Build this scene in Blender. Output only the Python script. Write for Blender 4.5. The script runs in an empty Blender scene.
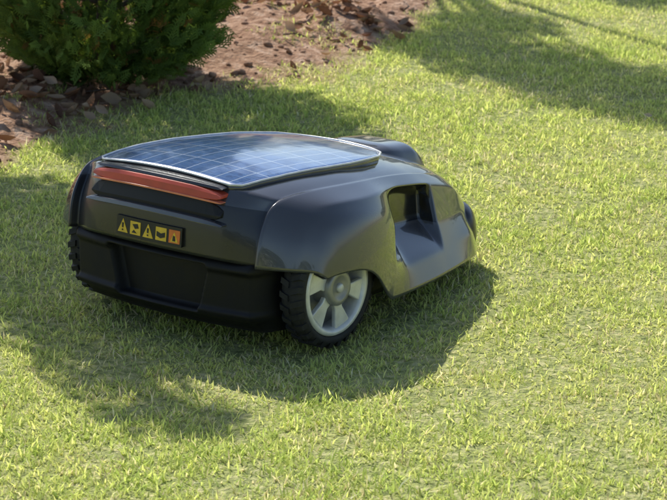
import bpy, math, numpy as np
from mathutils import Vector
rng = np.random.default_rng(7)
rad = math.radians

# ------------------------------------------------------------ helpers
def vnoise(x, y, s, seed=0):
    x = np.asarray(x, float)/s; y = np.asarray(y, float)/s
    xi = np.floor(x).astype(np.int64); yi = np.floor(y).astype(np.int64)
    fx = x-xi; fy = y-yi
    fx = fx*fx*(3-2*fx); fy = fy*fy*(3-2*fy)
    def h(a, b):
        n = (a*374761393 + b*668265263 + seed*1442695041) & 0x7fffffff
        n = ((n ^ (n >> 13))*1274126177) & 0x7fffffff
        return ((n ^ (n >> 16)) & 0xffff)/65535.0
    return (h(xi,yi)*(1-fx)+h(xi+1,yi)*fx)*(1-fy)+(h(xi,yi+1)*(1-fx)+h(xi+1,yi+1)*fx)*fy

def link(ob, parent=None):
    bpy.context.scene.collection.objects.link(ob)
    if parent: ob.parent = parent
    return ob

def mesh_np(name, V, F, mat=None, col=None, parent=None, smooth=False):
    me = bpy.data.meshes.new(name)
    V = np.asarray(V, np.float32)
    me.vertices.add(len(V)); me.vertices.foreach_set("co", V.ravel())
    Fs = F if isinstance(F, list) else [F]
    idx = np.concatenate([np.asarray(f).ravel() for f in Fs]).astype(np.int32)
    tot = np.concatenate([np.full(len(f), f.shape[1]) for f in Fs]).astype(np.int32)
    st = np.concatenate([[0], np.cumsum(tot)[:-1]]).astype(np.int32)
    me.loops.add(len(idx)); me.loops.foreach_set("vertex_index", idx)
    me.polygons.add(len(tot)); me.polygons.foreach_set("loop_start", st)
    me.polygons.foreach_set("loop_total", tot)
    me.update(calc_edges=True); me.validate()
    if smooth: me.polygons.foreach_set("use_smooth", np.ones(len(tot), bool))
    if col is not None:
        a = me.color_attributes.new("Col", 'FLOAT_COLOR', 'POINT')
        c = np.ones((len(V), 4), np.float32); c[:, :3] = col
        a.data.foreach_set("color", c.ravel())
    ob = bpy.data.objects.new(name, me)
    if mat: me.materials.append(mat)
    return link(ob, parent)

def mesh_py(name, V, F, mat=None, parent=None, smooth=True):
    me = bpy.data.meshes.new(name); me.from_pydata([tuple(v) for v in V], [], F); me.update()
    import bmesh
    bm = bmesh.new(); bm.from_mesh(me); bmesh.ops.recalc_face_normals(bm, faces=bm.faces); bm.to_mesh(me); bm.free()
    for p in me.polygons: p.use_smooth = smooth
    ob = bpy.data.objects.new(name, me)
    if mat: me.materials.append(mat)
    return link(ob, parent)

def instanced(name, tv, tf, M, P, col, mat, parent=None):
    tv = np.asarray(tv, float); n = len(tv); k = len(P)
    V = np.einsum('kij,nj->kni', M, tv) + P[:, None, :]
    off = (np.arange(k)*n)[:, None, None]
    F = [(np.asarray(f)[None]+off).reshape(-1, np.asarray(f).shape[1]) for f in tf]
    C = np.repeat(col, n, axis=0)
    return mesh_np(name, V.reshape(-1, 3), F, mat, C, parent)

def rotmats(yaw, pitch, roll, s):
    cy, sy = np.cos(yaw), np.sin(yaw); cp, sp = np.cos(pitch), np.sin(pitch); cr, sr = np.cos(roll), np.sin(roll)
    z = np.zeros_like(yaw); o = np.ones_like(yaw)
    Rz = np.stack([cy,-sy,z,sy,cy,z,z,z,o],-1).reshape(-1,3,3)
    Ry = np.stack([cp,z,-sp,z,o,z,sp,z,cp],-1).reshape(-1,3,3)
    Rx = np.stack([o,z,z,z,cr,-sr,z,sr,cr],-1).reshape(-1,3,3)
    return (Rz@Ry@Rx)*np.asarray(s)[:, None, None]

def tube(path, radii, n=8, closed=False):
    path = [Vector(p) for p in path]; V = []; F = []; m = len(path)
    for i, p in enumerate(path):
        if closed: t = path[(i+1) % m]-path[i-1]
        else: t = path[min(i+1, m-1)]-path[max(i-1, 0)]
        t.normalize()
        u = t.cross(Vector((0, 0, 1)));
        if u.length < 1e-3: u = t.cross(Vector((0, 1, 0)))
        u.normalize(); w = t.cross(u)
        r = radii[i] if hasattr(radii, '__len__') else radii
        for k in range(n):
            a = 2*math.pi*k/n
            V.append(p+u*math.cos(a)*r+w*math.sin(a)*r)
    for i in range(m if closed else m-1):
        j = (i+1) % m
        for k in range(n):
            F.append((i*n+k, i*n+(k+1) % n, j*n+(k+1) % n, j*n+k))
    if not closed:
        F.append(tuple(range(n))[::-1]); F.append(tuple((m-1)*n+k for k in range(n)))
    return V, F

def join(parts):
    V = []; F = []
    for v, f in parts:
        o = len(V); V += [tuple(q) for q in v]; F += [tuple(i+o for i in g) for g in f]
    return V, F

# ------------------------------------------------------------ materials
def new_mat(name):
    m = bpy.data.materials.new(name); m.use_nodes = True
    nt = m.node_tree; b = nt.nodes["Principled BSDF"]
    return m, nt, b
def N(nt, t, **kw):
    n = nt.nodes.new(t)
    for k, v in kw.items(): setattr(n, k, v)
    return n

def simple(name, col, rough=.5, metal=0, coat=0, coat_r=.05, spec=.5, nscale=0, namt=.15, bump=0, bscale=400, rvar=0):
    m, nt, b = new_mat(name)
    b.inputs["Base Color"].default_value = (*col, 1); b.inputs["Roughness"].default_value = rough
    b.inputs["Metallic"].default_value = metal; b.inputs["Coat Weight"].default_value = coat
    b.inputs["Coat Roughness"].default_value = coat_r; b.inputs["Specular IOR Level"].default_value = spec
    tc = N(nt, 'ShaderNodeTexCoord')
    if nscale:
        n = N(nt, 'ShaderNodeTexNoise'); n.inputs["Scale"].default_value = nscale; n.inputs["Detail"].default_value = 6
        nt.links.new(tc.outputs["Object"], n.inputs["Vector"])
        r = N(nt, 'ShaderNodeMapRange'); r.inputs[1].default_value=.3; r.inputs[2].default_value=.7
        r.inputs[3].default_value = 1-namt; r.inputs[4].default_value = 1+namt
        nt.links.new(n.outputs["Fac"], r.inputs[0])
        mx = N(nt, 'ShaderNodeMix', data_type='RGBA', blend_type='MULTIPLY'); mx.inputs[0].default_value = 1
        mx.inputs[6].default_value = (*col, 1); nt.links.new(r.outputs[0], mx.inputs[7])
        nt.links.new(mx.outputs[2], b.inputs["Base Color"])
        if rvar:
            r2 = N(nt, 'ShaderNodeMapRange'); r2.inputs[1].default_value=.35; r2.inputs[2].default_value=.7
            r2.inputs[3].default_value = rough; r2.inputs[4].default_value = rough+rvar
            nt.links.new(n.outputs["Fac"], r2.inputs[0]); nt.links.new(r2.outputs[0], b.inputs["Roughness"])
    if bump:
        n = N(nt, 'ShaderNodeTexNoise'); n.inputs["Scale"].default_value = bscale
        nt.links.new(tc.outputs["Object"], n.inputs["Vector"])
        bp = N(nt, 'ShaderNodeBump'); bp.inputs["Strength"].default_value = bump; bp.inputs["Distance"].default_value = .001
        nt.links.new(n.outputs["Fac"], bp.inputs["Height"]); nt.links.new(bp.outputs[0], b.inputs["Normal"])
    return m

def leaf_mat(name, trans=.45, gain=1.0, tint=(1.25, 1.15, .5)):
    m, nt, b = new_mat(name)
    nt.nodes.remove(b)
    a = N(nt, 'ShaderNodeAttribute', attribute_name="Col")
    out = nt.nodes["Material Output"]
    b = N(nt, 'ShaderNodeBsdfDiffuse')
    nt.links.new(a.outputs["Color"], b.inputs["Color"])
    t = N(nt, 'ShaderNodeBsdfTranslucent')
    mx = N(nt, 'ShaderNodeMix', data_type='RGBA', blend_type='MULTIPLY'); mx.inputs[0].default_value = 1
    nt.links.new(a.outputs["Color"], mx.inputs[6]); mx.inputs[7].default_value = (*[c*gain for c in tint], 1)
    nt.links.new(mx.outputs[2], t.inputs["Color"])
    ms = N(nt, 'ShaderNodeMixShader'); ms.inputs[0].default_value = trans
    nt.links.new(b.outputs[0], ms.inputs[1]); nt.links.new(t.outputs[0], ms.inputs[2])
    nt.links.new(ms.outputs[0], out.inputs["Surface"])
    return m

M_grass = leaf_mat("grass_blades", trans=.55, gain=1.12, tint=(1.12, 1.05, .8))
M_thuja = leaf_mat("conifer_foliage", trans=.3)
M_leaf = leaf_mat("tree_leaves", trans=.35)
M_dry = leaf_mat("dry_leaves", trans=.2, tint=(1.1, .9, .7))
M_bark = simple("bark", (.14, .10, .075), .9, nscale=30, namt=.4, bump=.8, bscale=60)
M_stone = simple("stone", (.28, .2, .15), .85, nscale=30, namt=.25, bump=.5, bscale=150)
M_clod = simple("soil_clod", (.31, .18, .115), .95, nscale=20, namt=.35, bump=.8, bscale=200)
M_shell = simple("shell_paint", (.075, .075, .082), .22, metal=.35, coat=1, coat_r=.03, nscale=9, namt=.1, rvar=.06)
M_rear = simple("rear_shell_plastic", (.016, .016, .02), .26, coat=.4, nscale=12, rvar=.1)
M_dark = simple("shell_inset", (.008, .0085, .009), .12, coat=.5, nscale=14, rvar=.06)
M_black = simple("chassis_plastic", (.007, .007, .008), .5, nscale=25, namt=.3, bump=.15, bscale=900, rvar=.15, spec=.3)
M_rubber = simple("tyre_rubber", (.016, .016, .016), .75, nscale=60, namt=.4, bump=.4, bscale=500)
M_rim = simple("rim_silver", (.72, .72, .69), .4, metal=.25, nscale=40, namt=.16)
M_hub = simple("hub_grey", (.30, .30, .29), .38, metal=.4, nscale=40, namt=.15)
M_red = simple("red_plastic", (.55, .075, .035), .42, coat=.15, nscale=30, namt=.15, rvar=.15)
M_orange = simple("red_edge", (.8, .26, .13), .4, nscale=30)
M_trim = simple("silver_trim", (.75, .75, .73), .35, metal=.4, nscale=50)
M_yel = simple("label_yellow", (.8, .52, .04), .5, nscale=60)
M_org = simple("label_orange", (.75, .2, .03), .5, nscale=60)
M_lblk = simple("label_black", (.01, .01, .01), .4, nscale=60)
M_slot = simple("slot_black", (.006, .006, .006), .6, nscale=60)

def solar_mat():
    m, nt, b = new_mat("solar_cells")
    tc = N(nt, 'ShaderNodeTexCoord')
    def grid(sx, sy, w, ofs=(0, 0)):
        sep = N(nt, 'ShaderNodeSeparateXYZ'); nt.links.new(tc.outputs["Object"], sep.inputs[0])
        outs = []
        for ax, s, o, ww in ((0, sx, ofs[0], w[0]), (1, sy, ofs[1], w[1])):
            if s is None: continue
            a = N(nt, 'ShaderNodeMath', operation='ADD'); nt.links.new(sep.outputs[ax], a.inputs[0]); a.inputs[1].default_value = o+10*s
            d = N(nt, 'ShaderNodeMath', operation='DIVIDE'); nt.links.new(a.outputs[0], d.inputs[0]); d.inputs[1].default_value = s
            f = N(nt, 'ShaderNodeMath', operation='FRACT'); nt.links.new(d.outputs[0], f.inputs[0])
            l = N(nt, 'ShaderNodeMath', operation='LESS_THAN'); nt.links.new(f.outputs[0], l.inputs[0]); l.inputs[1].default_value = ww/s
            outs.append(l)
        if len(outs) == 1: return outs[0]
        mx = N(nt, 'ShaderNodeMath', operation='MAXIMUM')
        nt.links.new(outs[0].outputs[0], mx.inputs[0]); nt.links.new(outs[1].outputs[0], mx.inputs[1])
        return mx
    g1 = grid(.078, .0325, (.0022, .0018), (.115, .1625))
    g2 = grid(.0195, None, (.0008, 0), (.115, 0))
    n = N(nt, 'ShaderNodeTexVoronoi'); n.inputs["Scale"].default_value = 90
    nt.links.new(tc.outputs["Object"], n.inputs["Vector"])
    cr = N(nt, 'ShaderNodeMix', data_type='RGBA'); nt.links.new(n.outputs["Color"], cr.inputs[0])
    cr.inputs[6].default_value = (.03, .08, .22, 1); cr.inputs[7].default_value = (.07, .16, .38, 1)
    m2 = N(nt, 'ShaderNodeMix', data_type='RGBA'); nt.links.new(g2.outputs[0], m2.inputs[0])
    nt.links.new(cr.outputs[2], m2.inputs[6]); m2.inputs[7].default_value = (.16, .24, .38, 1)
    m1 = N(nt, 'ShaderNodeMix', data_type='RGBA'); nt.links.new(g1.outputs[0], m1.inputs[0])
    nt.links.new(m2.outputs[2], m1.inputs[6]); m1.inputs[7].default_value = (.40, .47, .56, 1)
    nt.links.new(m1.outputs[2], b.inputs["Base Color"])
    b.inputs["Roughness"].default_value = .25; b.inputs["Coat Weight"].default_value = 1; b.inputs["Coat Roughness"].default_value = .1
    b.inputs["Coat IOR"].default_value = 2.0
    nn = N(nt, 'ShaderNodeTexNoise'); nn.inputs["Scale"].default_value = 14; nt.links.new(tc.outputs["Object"], nn.inputs["Vector"])
    bp = N(nt, 'ShaderNodeBump'); bp.inputs["Strength"].default_value = .35; bp.inputs["Distance"].default_value = .002
    nt.links.new(nn.outputs["Fac"], bp.inputs["Height"]); nt.links.new(bp.outputs[0], b.inputs["Coat Normal"])
    return m
M_solar = solar_mat()

def ground_mat():
    m, nt, b = new_mat("lawn_soil")
    tc = N(nt, 'ShaderNodeTexCoord')
    def noise(s, d=8):
        n = N(nt, 'ShaderNodeTexNoise'); n.inputs["Scale"].default_value = s; n.inputs["Detail"].default_value = d
        nt.links.new(tc.outputs["Object"], n.inputs["Vector"]); return n
    def ramp(src, stops):
        r = N(nt, 'ShaderNodeValToRGB'); e = r.color_ramp.elements
        e[0].position, e[0].color = stops[0][0], (*stops[0][1], 1); e[1].position, e[1].color = stops[-1][0], (*stops[-1][1], 1)
        for p, c in stops[1:-1]:
            q = e.new(p); q.color = (*c, 1)
        nt.links.new(src.outputs["Fac"], r.inputs[0]); return r
    a = ramp(noise(60), [(.3, (.17, .2, .07)), (.5, (.36, .38, .14)), (.7, (.6, .55, .28))])
    bb = ramp(noise(35), [(.28, (.19, .10, .06)), (.5, (.41, .245, .155)), (.72, (.63, .44, .32))])
    at = N(nt, 'ShaderNodeAttribute', attribute_name="Col")
    mx = N(nt, 'ShaderNodeMix', data_type='RGBA'); nt.links.new(at.outputs["Fac"], mx.inputs[0])
    nt.links.new(a.outputs[0], mx.inputs[6]); nt.links.new(bb.outputs[0], mx.inputs[7])
    nt.links.new(mx.outputs[2], b.inputs["Base Color"]); b.inputs["Roughness"].default_value = .95
    b.inputs["Specular IOR Level"].default_value = .15
    bp = N(nt, 'ShaderNodeBump'); bp.inputs["Strength"].default_value = .9; bp.inputs["Distance"].default_value = .012
    nt.links.new(noise(120).outputs["Fac"], bp.inputs["Height"]); nt.links.new(bp.outputs[0], b.inputs["Normal"])
    return m
M_ground = ground_mat()

# ------------------------------------------------------------ terrain
bx = [-6, -1.2, -.72, -.62, -.457, -.36, -.22, -.056, .10, .22, .34, .7, 1.6, 6]
by = [4.9, 5.2, 5.45, 5.75, 5.92, 6.08, 6.20, 6.30, 6.55, 6.92, 7.4, 8.6, 9.5, 10]
def bed_d(x, y):
    return np.asarray(y)-np.interp(x, bx, by)
def bedness(x, y):
    d = bed_d(x, y)+(vnoise(x, y, .16, 3)-.5)*.28+(vnoise(x, y, .05, 4)-.5)*.14
    far = np.clip((np.asarray(y)-11)/2, 0, 1)
    return np.clip(d/.22+.4, 0, 1)*(1-far)
def hgt(x, y):
    x = np.asarray(x, float); y = np.asarray(y, float)
    d = np.clip(bed_d(x, y)/.45, 0, 1); d = d*d*(3-2*d)
    far = np.clip((y-9)/2, 0, 1)
    h = d*(1-far)*(.035+.05*(vnoise(x, y, .3, 11)-.35)+.025*(vnoise(x, y, .09, 12)-.5)+.014*(vnoise(x, y, .035, 13)-.5))
    h = h+.012*(vnoise(x, y, .6, 14)-.5)*(np.abs(x) < 8)
    return h
def axis(lo, hi, step, far):
    core = np.arange(lo, hi+1e-6, step)
    o = []; d = step; p = hi
    while p < far: d *= 1.35; p += d; o.append(p)
    q = []; d = step; p = lo
    while p > -far: d *= 1.35; p -= d; q.append(p)
    return np.array(q[::-1]+list(core)+o)
gx = axis(-1.6, 1.6, .016, 250); gy = axis(3.2, 8.4, .018, 250)
X, Y = np.meshgrid(gx, gy)
Z = hgt(X, Y)
nx, ny = len(gx), len(gy)
I = np.arange(nx*ny).reshape(ny, nx)
F = np.stack([I[:-1, :-1], I[:-1, 1:], I[1:, 1:], I[1:, :-1]], -1).reshape(-1, 4)
bc = bedness(X, Y).ravel()
ground = mesh_np("ground", np.stack([X.ravel(), Y.ravel(), Z.ravel()], -1), F, M_ground, np.stack([bc]*3, -1), smooth=True)

# ------------------------------------------------------------ grass
def blades(n, xr, yr, keep=None):
    x = rng.uniform(*xr, n); y = rng.uniform(*yr, n)
    if keep is not None:
        m = keep(x, y); x, y = x[m], y[m]
    p = 1-bedness(x, y)
    tuft = (vnoise(x, y, .11, 21) > .66)*.5
    p = np.maximum(p, tuft*.7*np.clip(1.2-bed_d(x, y)/1.0, .12, 1))
    thin = .35+.65*np.clip((vnoise(x, y, .07, 22)-.25)/.35, 0, 1)
    m = rng.random(len(x)) < p*thin
    return x[m], y[m]
def build_grass(name, x, y, hmin, hmax, w):
    n = len(x)
    patch = vnoise(x, y, .35, 31)*.4+vnoise(x, y, .05, 32)*.6
    L = rng.uniform(hmin, hmax, n)*(.6+.7*patch)
    tall = rng.random(n) < .02; L[tall] *= 1.5
    yaw = rng.uniform(0, 2*np.pi, n)+vnoise(x, y, .1, 33)*3
    lean = np.abs(rng.normal(.75, .4, n)).clip(0, 1.45); bend = rng.uniform(.1, 1.1, n)
    W = w*rng.uniform(.6, 1.6, n)
    cx, cy = np.cos(yaw), np.sin(yaw)
    tw = yaw+np.pi/2+rng.normal(0, .6, n); sx, sy = np.cos(tw), np.sin(tw)
    z0 = hgt(x, y)-.003
    V = np.zeros((n, 5, 3))
    px = x.copy(); py = y.copy(); pz = z0.copy(); a = lean.copy()
    ws = [.8, 1]
    for k in range(2):
        V[:, 2*k, 0] = px-sx*W*ws[k]/2; V[:, 2*k, 1] = py-sy*W*ws[k]/2; V[:, 2*k, 2] = pz
        V[:, 2*k+1, 0] = px+sx*W*ws[k]/2; V[:, 2*k+1, 1] = py+sy*W*ws[k]/2; V[:, 2*k+1, 2] = pz
        s = L/2
        px = px+cx*np.sin(a)*s; py = py+cy*np.sin(a)*s; pz = pz+np.cos(a)*s; a = a+bend*.6
    V[:, 4] = np.stack([px, py, np.maximum(pz, z0+.005)], -1)
    off = (np.arange(n)*5)[:, None, None]
    Q = (np.array([[0, 1, 3, 2]])[None]+off).reshape(-1, 4)
    T = (np.array([[2, 3, 4]])[None]+off).reshape(-1, 3)
    t = rng.random(n)[:, None]; pt = np.clip((patch-.25)*2, 0, 1)[:, None]
    g1 = np.array([.46, .60, .17]); g2 = np.array([.80, .87, .33]); g3 = np.array([.89, .85, .43])
    c = g1*(1-t)+g2*t
    c = c*(.7+.3*pt)+g3*.35*(1-pt)
    straw = rng.random(n) < (.08+.2*(vnoise(x, y, .12, 35) > .62))
    c[straw] = np.array([.9, .82, .56])*rng.uniform(.7, 1.1, straw.sum())[:, None]
    c *= rng.uniform(.72, 1.2, n)[:, None]
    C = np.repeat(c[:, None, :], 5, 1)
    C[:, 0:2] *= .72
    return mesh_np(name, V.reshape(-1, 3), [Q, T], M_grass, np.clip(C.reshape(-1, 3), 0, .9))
def inner(x, y): return (np.abs(x) < .15+.125*y)
x1, y1 = blades(460000, (-1.15, 1.15), (3.4, 7.8), inner)
def outer(x, y): return ~((np.abs(x) < .15+.125*y) & (y > 3.4) & (y < 7.8))
x2, y2 = blades(70000, (-5, 5), (0, 11), outer)
g = build_grass("grass", x1, y1, .010, .025, .0022)
g2 = build_grass("grass_outer", x2, y2, .02, .035, .008); g2.parent = g

# ------------------------------------------------------------ bed litter
def litter():
    tv = []
    for i in range(5):
        u = i/4-.5
        wv = .27*math.cos(u*math.pi)*(1.1-.5*u)+.01
        for j in (-1, 0, 1):
            tv.append((u, j*wv, .9*u*u+.75*abs(j)*wv))
    tf = []
    for i in range(4):
        for j in range(2):
            tf.append((i*3+j, i*3+j+1, i*3+j+4, i*3+j+3))
    n = 7500
    x = rng.uniform(-1.5, .7, n); y = rng.uniform(5.1, 8.2, n)
    d = bed_d(x, y)
    dens = np.clip(.08+1.6*(vnoise(x, y, .2, 41)-.3), 0.05, 1)
    soil = np.exp(-(((x+.2)/.2)**2+((y-6.45)/.25)**2))
    dens = dens*(.35+.9*(x < -.42)+.9*((y > 6.75) & (x < .12)))*(1-.9*soil)
    m = (rng.random(n) < dens) & (d > -.02)
    x, y = x[m], y[m]; n = len(x)
    P = np.stack([x, y, hgt(x, y)+rng.uniform(.004, .02, n)], -1)
    M = rotmats(rng.uniform(0, 6.28, n), rng.normal(0, .5, n), rng.normal(0, .8, n), rng.uniform(.018, .055, n))
    M[:, :, 1] *= rng.uniform(.5, 1.2, n)[:, None]
    base = np.array([[.46, .30, .20], [.54, .39, .28], [.34, .19, .12], [.48, .34, .22], [.22, .12, .08]])
    c = base[rng.integers(0, 5, n)]*rng.uniform(.6, 1.1, n)[:, None]
    instanced("leaf_litter", tv, [np.array(tf)], M, P, c, M_dry)
    x = np.array([.70, .95]); y = np.array([5.85, 5.2]); n = 2
    P = np.stack([x, y, hgt(x, y)+.018], -1)
    M = rotmats(rng.uniform(0, 6.28, n), rng.normal(0, .3, n), rng.normal(0, .4, n), rng.uniform(.015, .028, n))
    c = np.array([.6, .5, .36])*rng.uniform(.8, 1.1, n)[:, None]
    instanced("fallen_leaves", tv, [np.array(tf)], M, P, c, M_dry)
litter()

def rocks(name, n, xr, yr, s0, s1, mat, test):
    import bmesh
    bm = bmesh.new(); bmesh.ops.create_icosphere(bm, subdivisions=2, radius=1)
    bm.verts.ensure_lookup_table()
    tv = np.array([v.co[:] for v in bm.verts]); tf = np.array([[v.index for v in f.verts] for f in bm.faces]); bm.free()
    tv = tv*(1+.6*(vnoise(tv[:, 0]+tv[:, 2]*.7+9, tv[:, 1]-tv[:, 2]*.5+9, .5, 5)-.5))[:, None]
    tv[:, 2] *= .6
    x = rng.uniform(*xr, n); y = rng.uniform(*yr, n); m = test(x, y); x, y = x[m], y[m]; n = len(x)
    s = s0+(s1-s0)*rng.random(n)**3
    P = np.stack([x, y, hgt(x, y)+s*.2], -1)
    M = rotmats(rng.uniform(0, 6.28, n), rng.normal(0, .4, n), rng.normal(0, .4, n), s)
    M = M*rng.uniform(.7, 1.3, (n, 1, 3))
    instanced(name, tv, [tf], M, P, np.ones((n, 3)), mat)
rocks("soil_clods", 4200, (-1.5, .8), (5.0, 8.2), .003, .013, M_clod, lambda x, y: bedness(x, y) > .5)
rocks("pebbles", 12, (-1.3, .3), (5.2, 7.6), .005, .01, M_stone, lambda x, y: bedness(x, y) > .3)
parts = []
for i in range(90):
    x = rng.uniform(-1.2, .4); y = rng.uniform(5.5, 7.6)
    if bed_d(x, y) < 0: continue
    a = rng.uniform(0, 6.28); L = rng.uniform(.03, .13); z = float(hgt(x, y))+.010
    parts.append(tube([(x, y, z), (x+math.cos(a)*L*.5, y+math.sin(a)*L*.5, z+rng.uniform(0, .012)), (x+math.cos(a+.3)*L, y+math.sin(a+.3)*L, z+.004)], [.0025, .002, .0012], 5))
mesh_py("twigs", *join(parts), M_bark)

# ------------------------------------------------------------ conifer shrub
def spray_template():
    V = []; F = []; T = []
    def quad(p, d, L, w, zc=0):
        n = np.array([-d[1], d[0]]); q = p+d*L*.55; t = p+d*L; o = len(V)
        V.extend([(*(p-n*w*.35), zc), (*(p+n*w*.35), zc), (*(q+n*w*.5), zc+.03), (*(q-n*w*.5), zc+.03), (*t, zc)])
        F.append((o, o+1, o+2, o+3)); T.append((o+3, o+2, o+4))
    quad(np.array([0., 0.]), np.array([1., 0.]), 1, .045)
    for i in range(5):
        for s in (-1, 1):
            b = np.array([.15+.15*i+.06*(s > 0), 0.]); a = s*(.7-.05*i)
            d = np.array([math.cos(a), math.sin(a)]); L = .42*(1-.1*i)
            quad(b, d, L, .055)
            for k in range(2):
                a2 = a+(-1)**k*.55; d2 = np.array([math.cos(a2), math.sin(a2)])
                quad(b+d*L*(.35+.3*k), d2, L*.4, .05, .01)
    return np.array(V), [np.array(F), np.array(T)]
tvS, tfS = spray_template()
def conifer(name, cx, cy, prof, n, size, seed, lowbias=1.0):
    r = np.random.default_rng(seed)
    zs = np.array([p[0] for p in prof]); rs = np.array([p[1] for p in prof]); H = zs[-1]
    z = H*r.random(n)**lowbias
    th = r.uniform(0, 2*np.pi, n)
    lump = vnoise(th*3.1+20, z*14, 1, seed)
    R = np.interp(z, zs, rs)*(.76+.48*lump)
    rr = R*np.sqrt(r.uniform(.3, 1, n))
    g0 = float(hgt(cx, cy))
    x = cx+np.cos(th)*rr; y = cy+np.sin(th)*rr
    P = np.stack([x, y, z+g0], -1)
    yaw = th+r.normal(0, .45, n); pitch = r.normal(.6, .4, n); roll = r.uniform(-1.5, 1.5, n)+np.pi/2*.3
    M = rotmats(yaw, pitch, roll, size*r.uniform(.6, 1.3, n))
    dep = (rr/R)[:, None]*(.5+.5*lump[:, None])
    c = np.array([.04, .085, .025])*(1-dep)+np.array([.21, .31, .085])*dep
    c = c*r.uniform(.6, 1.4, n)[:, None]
    br = r.random(n) < .04
    c[br] = np.array([.28, .18, .08])
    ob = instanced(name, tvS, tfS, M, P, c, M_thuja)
    parts = [tube([(cx, cy, g0-.03), (cx+.01, cy, g0+H*.4), (cx, cy, g0+H*.9)], [.03, .02, .004], 8)]
    for i in range(40):
        z0 = H*(.03+.85*i/40); a = i*2.4; Rz = float(np.interp(z0+.08, zs, rs))*.85
        parts.append(tube([(cx, cy, g0+z0), (cx+math.cos(a)*Rz*.5, cy+math.sin(a)*Rz*.5, g0+z0+.03), (cx+math.cos(a)*Rz, cy+math.sin(a)*Rz, g0+z0+.12)], [.008, .005, .002], 5))
    mesh_py("stems", *join(parts), M_bark, ob)
    return ob
conifer("thuja_shrub", -.535, 6.21, [(0, .15), (.05, .22), (.13, .285), (.22, .325), (.4, .345), (.6, .33), (.9, .26), (1.2, .14), (1.4, .02)], 11500, .05, 5, 1.6)

# ------------------------------------------------------------ off-frame trees
leaf_t = np.array([(0, 0, 0), (.45, -.28, .05), (.45, .28, .05), (1, 0, 0), (.45, 0, -.04)])
leaf_f = [np.array([(0, 1, 4), (1, 3, 4), (3, 2, 4), (2, 0, 4)])]
def tree(name, base, clumps, nleaf, size, seed, trunk_top, tr=.05):
    r = np.random.default_rng(seed); P = []
    wsum = sum(c[3]**2 for c in clumps)
    for (x, y, z, rr) in clumps:
        k = int(nleaf*rr*rr/wsum)
        d = r.normal(size=(k, 3)); d /= np.linalg.norm(d, axis=1)[:, None]
        q = d*rr*(r.random(k)**.5)[:, None]; q[:, 2] *= .7
        P.append(q+np.array([x, y, z]))
    P = np.concatenate(P); n = len(P)
    M = rotmats(r.uniform(0, 6.28, n), r.normal(-.2, .5, n), r.normal(0, .6, n), size*r.uniform(.6, 1.3, n))
    c = np.array([.06, .11, .03])*r.uniform(.6, 1.5, n)[:, None]
    ob = instanced(name, leaf_t, leaf_f, M, P, c, M_leaf)
    bx_, by_ = base; t = trunk_top; g0 = float(hgt(bx_, by_))
    parts = [tube([(bx_, by_, g0-.05), (bx_*.8+t[0]*.2, by_, t[2]*.5), t], [tr, tr*.8, tr*.5], 10)]
    for (x, y, z, rr) in clumps:
        s = Vector(t)*.75+Vector((bx_, by_, 0))*.25
        parts.append(tube([s, (s+Vector((x, y, z)))/2+Vector((0, 0, .08)), (x, y, z)], [tr*.4, tr*.25, tr*.08], 6))
    mesh_py("trunk", *join(parts), M_bark, ob)
    return ob
SAZ, SEL = 28, 47
ox = math.sin(rad(SAZ))/math.tan(rad(SEL)); oy = -math.cos(rad(SAZ))/math.tan(rad(SEL))
def up(sx, sy, z, r): return (sx-ox*z, sy-oy*z, z, r)
left = [up(-.9, 5.2, 1.7, .3), up(-.66, 5.2, 1.6, .19), up(-.53, 5.0, 1.7, .24), up(-.5, 4.72, 1.7, .24), up(-.47, 4.45, 1.8, .19),
        up(-.36, 4.2, 1.9, .15), up(-.27, 3.97, 1.9, .11), up(-.19, 3.89, 1.95, .07), up(-1.3, 5.0, 2.2, .35), up(-1.0, 4.6, 2.2, .25)]
tree("garden_tree", (-1.75, 6.6), left, 9000, .045, 3, (-1.5, 6.4, 1.3), .05)
right = [up(.28, 6.7, 1.9, .19), up(.44, 6.48, 1.9, .24), up(.64, 6.22, 2.0, .26), up(.83, 6.03, 2.0, .26), up(1.2, 6.0, 2.2, .3), up(.9, 7.35, 2.3, .2), up(1.25, 7.1, 2.3, .25), up(.42, 6.95, 2.1, .18)]
tree("garden_tree.001", (-.2, 8.9), right, 10000, .045, 4, (-.3, 8.6, 1.6), .05)

def hedge(name, x0, x1, y0, h, seed, n=7000):
    r = np.random.default_rng(seed)
    x = r.uniform(x0, x1, n); z = r.uniform(0, 1, n)**.8*h*(.85+.3*vnoise(x, x*0, 1.3, seed)); y = y0+r.normal(0, .35, n)
    P = np.stack([x, y, z], -1)
    M = rotmats(r.uniform(0, 6.28, n), r.normal(0, .6, n), r.normal(0, .6, n), .28*r.uniform(.6, 1.3, n))
    c = np.array([.05, .085, .028])*r.uniform(.5, 1.5, n)[:, None]
    ob = instanced(name, leaf_t, leaf_f, M, P, c, M_leaf)
    parts = [tube([(xx, y0, -.05), (xx+.05, y0, h*.8)], [.04, .02], 6) for xx in np.arange(x0, x1, .9)]
    mesh_py("hedge_stems", *join(parts), M_bark, ob)
hedge("hedge", -14, 14, 19, 1.6, 8)
hedge("hedge.001", -12, 14, -9, 1.9, 9)

# ------------------------------------------------------------ mower
mower = bpy.data.objects.new("robotic_lawn_mower", None); link(mower)
mower.location = (-.207, 4.436, .004); mower.rotation_euler = (0, 0, rad(52))

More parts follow.
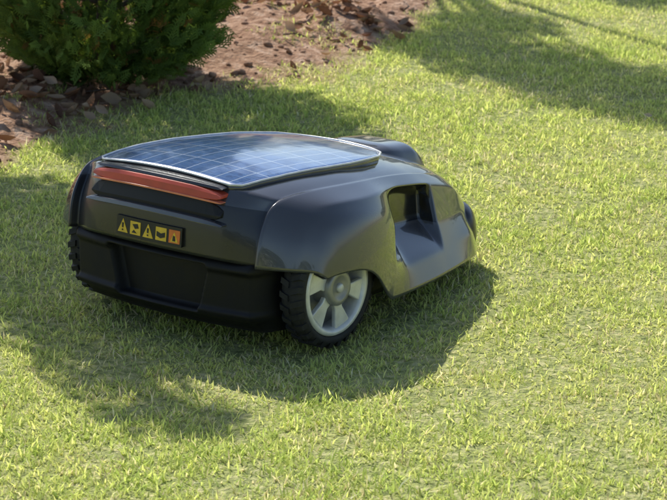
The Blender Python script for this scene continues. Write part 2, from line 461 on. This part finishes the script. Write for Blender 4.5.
rows = [
 [(-.160,0,.165),(-.158,.08,.165),(-.150,.155,.163),(-.138,.206,.157),(-.104,.256,.153),(-.070,.281,.148),(-.06,.288,.142),(-.05,.29,.136)],
 [(-.158,0,.215),(-.156,.08,.215),(-.147,.155,.213),(-.130,.208,.208),(-.088,.258,.198),(-.054,.282,.183),(-.04,.291,.162),(-.032,.293,.137)],
 [(-.146,0,.258),(-.144,.08,.258),(-.134,.158,.254),(-.106,.206,.246),(-.064,.252,.232),(-.032,.28,.21),(-.02,.292,.17),(-.012,.295,.137)],
 [(-.128,0,.286),(-.126,.08,.285),(-.114,.160,.277),(-.080,.210,.264),(-.03,.256,.246),(-.008,.284,.216),(.0,.295,.175),(.0,.297,.136)],
 [(-.03,0,.289),(-.03,.08,.287),(-.02,.168,.278),(0,.216,.264),(.025,.262,.245),(.035,.286,.216),(.042,.296,.17),(.045,.298,.132)],
 [(.08,0,.281),(.08,.08,.279),(.08,.170,.269),(.08,.216,.256),(.085,.260,.237),(.088,.283,.205),(.09,.292,.15),(.088,.293,.108)],
 [(.14,0,.275),(.14,.08,.273),(.14,.168,.262),(.14,.210,.249),(.145,.247,.231),(.14,.274,.19),(.13,.283,.12),(.12,.286,.062)],
 [(.18,0,.269),(.18,.08,.267),(.18,.165,.255),(.18,.202,.243),(.185,.230,.226),(.172,.262,.17),(.160,.274,.10),(.142,.280,.05)],
 [(.24,0,.262),(.24,.08,.259),(.24,.158,.246),(.24,.190,.234),(.245,.211,.216),(.232,.186,.140),(.218,.252,.092),(.21,.272,.047)],
 [(.32,0,.247),(.32,.075,.244),(.315,.144,.231),(.32,.174,.219),(.33,.194,.20),(.322,.176,.130),(.315,.236,.086),(.31,.256,.043)],
 [(.42,0,.220),(.42,.07,.218),(.41,.125,.208),(.42,.153,.195),(.43,.172,.175),(.425,.165,.118),(.42,.212,.078),(.42,.232,.04)],
 [(.485,0,.198),(.485,.06,.196),(.48,.108,.187),(.485,.138,.174),(.49,.160,.155),(.488,.174,.11),(.49,.196,.074),(.49,.208,.036)],
 [(.555,0,.155),(.551,.055,.153),(.544,.095,.146),(.539,.125,.135),(.536,.146,.118),(.537,.160,.093),(.54,.17,.062),(.543,.175,.03)],
 [(.592,0,.10),(.588,.05,.098),(.58,.085,.095),(.572,.112,.09),(.565,.132,.08),(.563,.145,.07),(.565,.15,.05),(.567,.154,.025)],
 [(.602,0,.03),(.598,.045,.03),(.59,.08,.03),(.581,.105,.03),(.574,.124,.028),(.572,.136,.027),(.572,.143,.026),(.573,.146,.022)],
]
def lerp(a, b, t): return tuple(p+(q-p)*t for p, q in zip(a, b))
ra = [lerp(a, b, .36) for a, b in zip(rows[9], rows[10])]
rb = [lerp(a, b, .48) for a, b in zip(rows[9], rows[10])]
def flush(r):
    r = list(r); P4, P6 = r[4], r[6]
    m_ = lerp(P4, P6, .62); r[5] = (m_[0], m_[1]-.004, m_[2]); return r
rows = rows[:10]+[ra, flush(rb), flush(rows[10])]+rows[11:]
rows2 = []
for i, r in enumerate(rows):
    P0, P1, P2, P3, P4, P5, P6, P7 = r
    if i <= 2: P2b = (P3[0]+.016, P3[1]-.008, P3[2]-.002)
    elif i <= 12: P2b = (P3[0], P3[1]-.006, P3[2]-.004)
    else: P2b = lerp(P2, P3, .6)
    if i in (8, 9, 10): P4b = (P4[0]-.002, P4[1]-.022, P4[2]-.014)
    elif i == 7: P4b = lerp(P4, P5, .4)
    else: P4b = lerp(P4, P5, .45)
    rows2.append([P0, P1, P2, P2b, P3, P4, P4b, P5, P6, P7])
rows = rows2
V = []; H_ = 9; ncol = 2*H_+1
for r in rows:
    V += [(p[0], -p[1], p[2]) for p in r[::-1]]+[(p[0], p[1], p[2]) for p in r[1:]]
F = []; nr = len(rows)
for i in range(nr-1):
    for j in range(ncol-1):
        a = i*ncol+j; F.append((a, a+ncol, a+ncol+1, a+1))
me = bpy.data.meshes.new("body_shell"); me.from_pydata(V, [], F); me.update()
shell = bpy.data.objects.new("body_shell", me); link(shell, mower)
me.materials.append(M_shell); me.materials.append(M_dark); me.materials.append(M_rear)
k = 0
for i in range(nr-1):
    for j in range(ncol-1):
        jj = min(j, ncol-2-j)
        if jj in (2, 3) and 7 <= i <= 10: me.polygons[k].material_index = 1
        if jj >= 5 and i <= 1: me.polygons[k].material_index = 2
        k += 1
for p in me.polygons: p.use_smooth = True
cr = me.attributes.new("crease_edge", 'FLOAT', 'EDGE')
creases = {}
def cset(i0, j0, i1, j1, v):
    for mir in (0, 1):
        a0 = i0*ncol+(j0 if not mir else ncol-1-j0); a1 = i1*ncol+(j1 if not mir else ncol-1-j1)
        creases[tuple(sorted((a0, a1)))] = v
for i in range(3, 13): cset(i, 4, i+1, 4, .85 if i > 6 else .6)
for i in range(7, 11): cset(i, 3, i+1, 3, .8); cset(i, 2, i+1, 2, .8)
for i in range(11, 13): cset(i, 2, i+1, 2, .6)
for i in range(7, 14): cset(i, 1, i+1, 1, .85)
for j in range(0, 4): cset(7, j, 7, j+1, .85); cset(13, j, 13, j+1, .7)
for j in range(1, 4): cset(8, j, 8, j+1, .5); cset(10, j, 10, j+1, .9); cset(11, j, 11, j+1, .9)
for i in range(nr-1): cset(i, 0, i+1, 0, 1)
for j in range(0, 9): cset(0, j, 0, j+1, 1); cset(nr-1, j, nr-1, j+1, 1)
for j in range(6, 9): cset(3, j, 3, j+1, .6); cset(2, j, 2, j+1, .4)
for i in range(0, 12): cset(i, 5, i+1, 5, .85); cset(i, 6, i+1, 6, .9)
vals = [creases.get(tuple(sorted(e.vertices)), 0) for e in me.edges]
cr.data.foreach_set("value", vals)
s = shell.modifiers.new("sub", 'SUBSURF'); s.levels = 3; s.render_levels = 3
so = shell.modifiers.new("sol", 'SOLIDIFY'); so.thickness = .004; so.offset = -1

# --- front bumper band
fp = [(.522, -.186), (.545, -.176), (.565, -.160), (.582, -.125), (.594, -.08), (.600, -.04), (.602, 0)]
fp = fp+[(x, -y) for x, y in fp[::-1][1:]]
V = []; F = []; secn = 7
for (x, y) in fp:
    a = math.atan2(y, x-.36)
    for (o_, z) in [(-.022, .03), (-.006, .031), (-.003, .05), (-.005, .085), (-.014, .106), (-.028, .114), (-.045, .108)]:
        V.append((x+o_*math.cos(a), y+o_*math.sin(a), z-.25*max(0, .56-x)))
for i in range(len(fp)-1):
    for k in range(secn):
        F.append((i*secn+k, i*secn+(k+1) % secn, (i+1)*secn+(k+1) % secn, (i+1)*secn+k))
F.append(tuple(range(secn))); F.append(tuple((len(fp)-1)*secn+k for k in range(secn)))
ob = mesh_py("front_bumper", V, F, M_rear, mower)
sb = ob.modifiers.new("s", 'SUBSURF'); sb.levels = 2; sb.render_levels = 2

# --- solar panel
def ztop(x, y):
    zc = np.interp(x, [-.14, -.06, .0, .08, .18, .24, .32, .42], [.2875, .2895, .2880, .2822, .2705, .263, .249, .222])
    return zc-.40*y*y
def outline(x):
    return float(np.interp(x, [-.118, -.108, -.10, -.02, .10, .18, .24, .29, .32, .34, .352, .36], [.140, .152, .156, .163, .165, .161, .153, .138, .118, .088, .055, .0]))
xs = list(np.linspace(-.118, .25, 26))+[.26, .27, .28, .29, .30, .31, .32, .328, .336, .342, .347, .352, .356, .359, .36]
V = []; F = []; nv = 25
for x in xs:
    w = max(outline(x), .002)
    for j in range(nv):
        y = (j/(nv-1)*2-1)*w
        V.append((x, y, ztop(x, y)+.003))
for i in range(len(xs)-1):
    for j in range(nv-1):
        a = i*nv+j; F.append((a, a+1, a+nv+1, a+nv))
ob = mesh_py("solar_panel", V, F, M_solar, mower); ob.data.materials.append(M_shell)
so = ob.modifiers.new("s", 'SOLIDIFY'); so.thickness = .012; so.offset = -1; so.material_offset_rim = 1
path = [(x, -outline(x), ztop(x, outline(x))+.0035) for x in xs]+[(x, outline(x), ztop(x, outline(x))+.0035) for x in xs[::-1][1:]]
path += [(-.119, y, ztop(-.116, y)+.0035) for y in np.linspace(.12, -.12, 9)]
mesh_py("panel_trim", *tube(path, .002, 8, True), M_trim, mower)

# --- rear strip
def rearx(y): return -.146+.55*y*y
def sweep(name, y0, y1, sec, mat, n=28, taper=.12):
    V = []; F = []; m = len(sec)
    for i in range(n+1):
        t = i/n; y = y0+(y1-y0)*t
        e = min(t, 1-t)/taper; e = min(1, e)**.5
        e = .3+.7*e
        cz = sum(q[1] for q in sec)/m
        for (dx, z) in sec: V.append((rearx(y)+dx, y, cz+(z-cz)*e-.3*y*y))
    for i in range(n):
        for k in range(m):
            F.append((i*m+k, i*m+(k+1) % m, (i+1)*m+(k+1) % m, (i+1)*m+k))
    F.append(tuple(range(m))); F.append(tuple(n*m+k for k in range(m)))
    ob = mesh_py(name, V, F, mat, mower, False)
    b = ob.modifiers.new("b", 'BEVEL'); b.width = .0012; b.segments = 2; b.limit_method = 'ANGLE'
    return ob
sweep("strip_top", -.138, .142, [(.001, .282), (.004, .2865), (.03, .288), (.03, .282)], M_rear, taper=.05)
sweep("red_rear_strip", -.140, .144, [(-.006, .263), (-.0035, .276), (.000, .2815), (.03, .2815), (.03, .263)], M_red, taper=.2)
sweep("strip_edge", -.141, .145, [(-.008, .2645), (-.008, .2615), (.01, .2615), (.01, .2645)], M_orange, taper=.05)
sweep("handle_slot", -.142, .144, [(-.002, .261), (-.010, .240), (-.010, .230), (.02, .230), (.02, .261)], M_slot)
sweep("handle_lip", -.150, .150, [(-.018, .234), (-.0205, .226), (.01, .220), (.01, .234)], M_shell)

# --- label
def lab_pt(y, z, d): return (-.1630+.5*y*y*.8+(z-.19)*.12-d, y, z)
def plate(name, poly, d0, d1, mat):
    V = [lab_pt(y, z, d0) for y, z in poly]+[lab_pt(y, z, d1) for y, z in poly]; n = len(poly)
    F = [tuple(range(n)), tuple(range(n, 2*n))]+[(k, (k+1) % n, n+(k+1) % n, n+k) for k in range(n)]
    return mesh_py(name, V, F, mat, mower, False)
cz = .191
ly = np.linspace(-.072, .072, 9)
plate("label_plate", [(y, cz-.016) for y in ly]+[(y, cz+.016) for y in ly[::-1]], -.008, .0008, M_lblk)
for k in range(5):
    yc = .057-.0285*k; w = .0115
    if k in (0, 2):
        plate("label_icon", [(yc-w, cz-.011), (yc+w, cz-.011), (yc, cz+.012)], .0, .0014, M_yel)
        plate("label_glyph", [(yc-.0015, cz-.003), (yc+.0015, cz-.003), (yc+.002, cz+.005), (yc-.002, cz+.005)], .001, .002, M_lblk)
        plate("label_glyph", [(yc-.0015, cz-.008), (yc+.0015, cz-.008), (yc+.0015, cz-.0055), (yc-.0015, cz-.0055)], .001, .002, M_lblk)
    else:
        plate("label_icon", [(yc-w, cz-.011), (yc+w, cz-.011), (yc+w, cz+.011), (yc-w, cz+.011)], .0, .0014, M_org if k == 4 else M_yel)
        if k == 1:
            plate("label_glyph", [(yc-.008, cz+.001), (yc+.0, cz-.001), (yc+.006, cz+.006), (yc-.005, cz+.008)], .001, .002, M_lblk)
            plate("label_glyph", [(yc-.004, cz-.008), (yc+.007, cz-.008), (yc+.003, cz-.003)], .001, .002, M_lblk)
        elif k == 3:
            plate("label_glyph", [(yc-.009, cz-.004), (yc, cz-.007), (yc+.009, cz-.004), (yc+.009, cz+.004), (yc, cz+.001), (yc-.009, cz+.004)], .001, .002, M_lblk)
        else:
            plate("label_glyph", [(yc-.008, cz-.009), (yc+.008, cz-.009), (yc, cz+.008)], .001, .0018, M_yel)
            plate("label_glyph", [(yc-.003, cz-.007), (yc+.003, cz-.007), (yc+.002, cz+.002), (yc-.002, cz+.001)], .0016, .0024, M_lblk)

# --- chassis rear
def sst(a, b, x):
    t = min(1, max(0, (x-a)/(b-a))); return t*t*(3-2*t)
V = []; F = []; ny_, nz_ = 160, 50
for i in range(nz_+1):
    z = .035+(.172-.035)*i/nz_
    for j in range(ny_+1):
        y = (j/ny_*2-1)*.228
        x = -.147+.5*y*y+3.0*max(0, abs(y)-.19)**1.5*4
        x += .03*sst(.07, .035, z)+.014*sst(.145, .172, z)
        half = .085+.25*(z-.06)
        rec = sst(half+.005, half-.005, abs(y))*sst(.062, .068, z)*sst(.150, .142, z)
        x += .022*rec
        x -= .007*sst(.135, .145, z)*sst(.163, .156, z)*(1-rec)
        x -= .005*sst(.055, .06, z)*sst(.078, .070, z)*(1-rec)
        V.append((x, y, z))
for i in range(nz_):
    for j in range(ny_):
        a = i*(ny_+1)+j; F.append((a, a+1, a+ny_+2, a+ny_+1))
mesh_py("rear_bumper", V, F, M_black, mower)
def ring(poly, zs_, scl):
    V = []; F = []; n = len(poly)
    for z, s_ in zip(zs_, scl):
        for (x, y) in poly: V.append(((x-.2)*s_+.2, y*s_, z))
    for i in range(len(zs_)-1):
        for k_ in range(n): F.append((i*n+k_, i*n+(k_+1) % n, (i+1)*n+(k_+1) % n, (i+1)*n+k_))
    F.append(tuple(range(n))); F.append(tuple((len(zs_)-1)*n+k_ for k_ in range(n)))
    return V, F
poly = [(-.115, -.185), (-.09, -.205), (.12, -.205), (.16, -.225), (.3, -.215), (.45, -.185), (.53, -.14), (.555, -.08), (.56, 0)]
poly = poly+[(x, -y) for x, y in poly[::-1][1:]]
ob = mesh_py("chassis", *ring(poly, [.035, .045, .075, .14], [.94, .98, .99, .62]), M_black, mower, False)
ob.modifiers.new("b", 'BEVEL').width = .004
mesh_py("cutting_deck", *ring([(.28+.12*math.cos(a), .12*math.sin(a)) for a in np.linspace(0, 2*math.pi, 25)[:-1]], [.018, .034], [1, 1]), M_black, mower, False)

# --- front hatch
V = []; F = []; n1, n2 = 36, 30
for i in range(n1+1):
    u = i/n1*2-1
    for j in range(n2+1):
        v = j/n2*2-1
        X_ = .448+.068*u; Y_ = .078*v*(1-.22*max(0, -u)**2)
        f = max(0, 1-abs(v)**5)**.5*max(0, 1-abs(u)**6)**.5
        base_ = np.interp(X_, [.36, .42, .485, .555], [.236, .220, .198, .155])-.3*Y_*Y_-.012
        V.append((X_, Y_, base_+(.030+.014*u)*f))
for i in range(n1):
    for j in range(n2):
        a = i*(n2+1)+j; F.append((a, a+1, a+n2+2, a+n2+1))
mesh_py("control_hatch", V, F, M_shell, mower)

# --- wheels
def lathe(prof, n=64, closed=False):
    V = []; F = []; m = len(prof)
    for i in range(n):
        a = 2*math.pi*i/n
        for (r_, y_) in prof: V.append((r_*math.cos(a), y_, r_*math.sin(a)))
    for i in range(n):
        j = (i+1) % n
        for k_ in range(m if closed else m-1):
            l = (k_+1) % m; F.append((i*m+k_, i*m+l, j*m+l, j*m+k_))
    return V, F
def prism(poly, y0, y1):
    n = len(poly)
    V = [(x, y0, z) for x, z in poly]+[(x, y1, z) for x, z in poly]
    return V, [tuple(range(n)), tuple(range(n, 2*n))]+[(k_, (k_+1) % n, n+(k_+1) % n, n+k_) for k_ in range(n)]
def wheel(name, loc, R, side, w=.046):
    e = bpy.data.objects.new(name, None); link(e, mower); e.location = loc
    e.rotation_euler = (0, .35, 0 if side < 0 else math.pi)
    h = w/2; Rr = R*.79
    t = [(Rr, -h+.006), (Rr+.004, -h+.001), (R*.90, -h), (R*.955, -h+.006), (R*.97, -h+.014), (R*.97, h-.014), (R*.955, h-.006), (R*.90, h), (Rr, h-.004)]
    mesh_py("tyre", *lathe(t, 72, True), M_rubber, e)
    parts = []
    for i in range(28):
        for sd in (-1, 1):
            a = 2*math.pi*(i+.25*sd)/28; r0, r1 = R*.90, R*1.0
            da = .06; bx_ = []
            for (rr, yy, aa) in [(r0, sd*(h+.001), -da), (r0, sd*(h+.001), da), (r1, sd*(h-.004), -da*.8), (r1, sd*(h-.004), da*.8),
                                 (r0, sd*.002, -da+.06), (r0, sd*.002, da+.06), (r1, sd*.002, -da*.8+.06), (r1, sd*.002, da*.8+.06)]:
                bx_.append((rr*math.cos(a+aa), yy, rr*math.sin(a+aa)))
            parts.append((bx_, [(0, 1, 3, 2), (4, 6, 7, 5), (0, 4, 5, 1), (2, 3, 7, 6), (0, 2, 6, 4), (1, 5, 7, 3)]))
    mesh_py("tread", *join(parts), M_rubber, e, False)
    rim = [(Rr+.001, -h+.004), (Rr-.001, -h+.0003), (Rr-.007, -h+.001), (Rr-.011, -h+.006), (Rr-.014, h-.012), (Rr-.003, h-.004)]
    mesh_py("rim", *lathe(rim, 64), M_rim, e)
    mesh_py("rim_back", *lathe([(.0, h-.014), (Rr-.012, h-.014)], 48), M_hub, e, False)
    parts = []; ns = 6
    for i in range(ns):
        a = 2*math.pi*i/ns; pts = []
        for (rr, off) in [(.026, -.46), (.04, -.22), (Rr-.008, -.20), (Rr-.008, .34), (.04, .26), (.026, .46)]:
            pts.append((rr*math.cos(a+off), rr*math.sin(a+off)))
        parts.append(prism(pts, -h+.005, -h+.014))
    ob = mesh_py("spokes", *join(parts), M_rim, e, False)
    b = ob.modifiers.new("b", 'BEVEL'); b.width = .002; b.segments = 2
    hub = [(0, -h-.002), (.018, -h-.002), (.020, -h-.004), (.028, -h-.004), (.031, -h-.001), (.032, -h+.008), (.032, h-.014)]
    mesh_py("hub", *lathe(hub, 40), M_hub, e)
    mesh_py("hub_cap", *lathe([(0, -h-.0065), (.0065, -h-.0062), (.008, -h-.0045), (.008, -h-.001)], 24), M_rim, e)
    return e
wheel("rear_wheel_right", (.003, -.248, .104), .104, -1)
wheel("rear_wheel_left", (.003, .226, .104), .104, 1)
wheel("front_wheel_right", (.46, -.13, .045), .045, -1, .03)
wheel("front_wheel_left", (.46, .13, .045), .045, 1, .03)

# ------------------------------------------------------------ world, sun, camera
w = bpy.data.worlds.new("World"); bpy.context.scene.world = w; w.use_nodes = True
nt = w.node_tree; bg = nt.nodes["Background"]
sky = nt.nodes.new('ShaderNodeTexSky'); sky.sky_type = 'NISHITA'; sky.sun_disc = False
sky.sun_elevation = rad(SEL); sky.sun_rotation = rad(-SAZ)
nt.links.new(sky.outputs[0], bg.inputs[0]); bg.inputs[1].default_value = .14
sl = bpy.data.lights.new("sun", 'SUN'); sl.energy = 5; sl.angle = rad(.53); sl.color = (1, .97, .90)
so_ = bpy.data.objects.new("sun", sl); link(so_)
d = Vector((math.sin(rad(SAZ))*math.cos(rad(SEL)), -math.cos(rad(SAZ))*math.cos(rad(SEL)), -math.sin(rad(SEL))))
so_.rotation_euler = d.to_track_quat('-Z', 'Y').to_euler()
cam = bpy.data.cameras.new("camera"); co = bpy.data.objects.new("camera", cam); link(co)
co.location = (0, 0, 1.43); co.rotation_euler = (rad(90-16.4), 0, 0)
cam.lens = 145.7; cam.sensor_width = 36; cam.clip_end = 1000; cam.clip_start = .1
cam.dof.use_dof = True; cam.dof.focus_distance = 4.6; cam.dof.aperture_fstop = 16
bpy.context.scene.camera = co
sc = bpy.context.scene
sc.view_settings.view_transform = 'Standard'; sc.view_settings.look = 'None'; sc.view_settings.exposure = 0
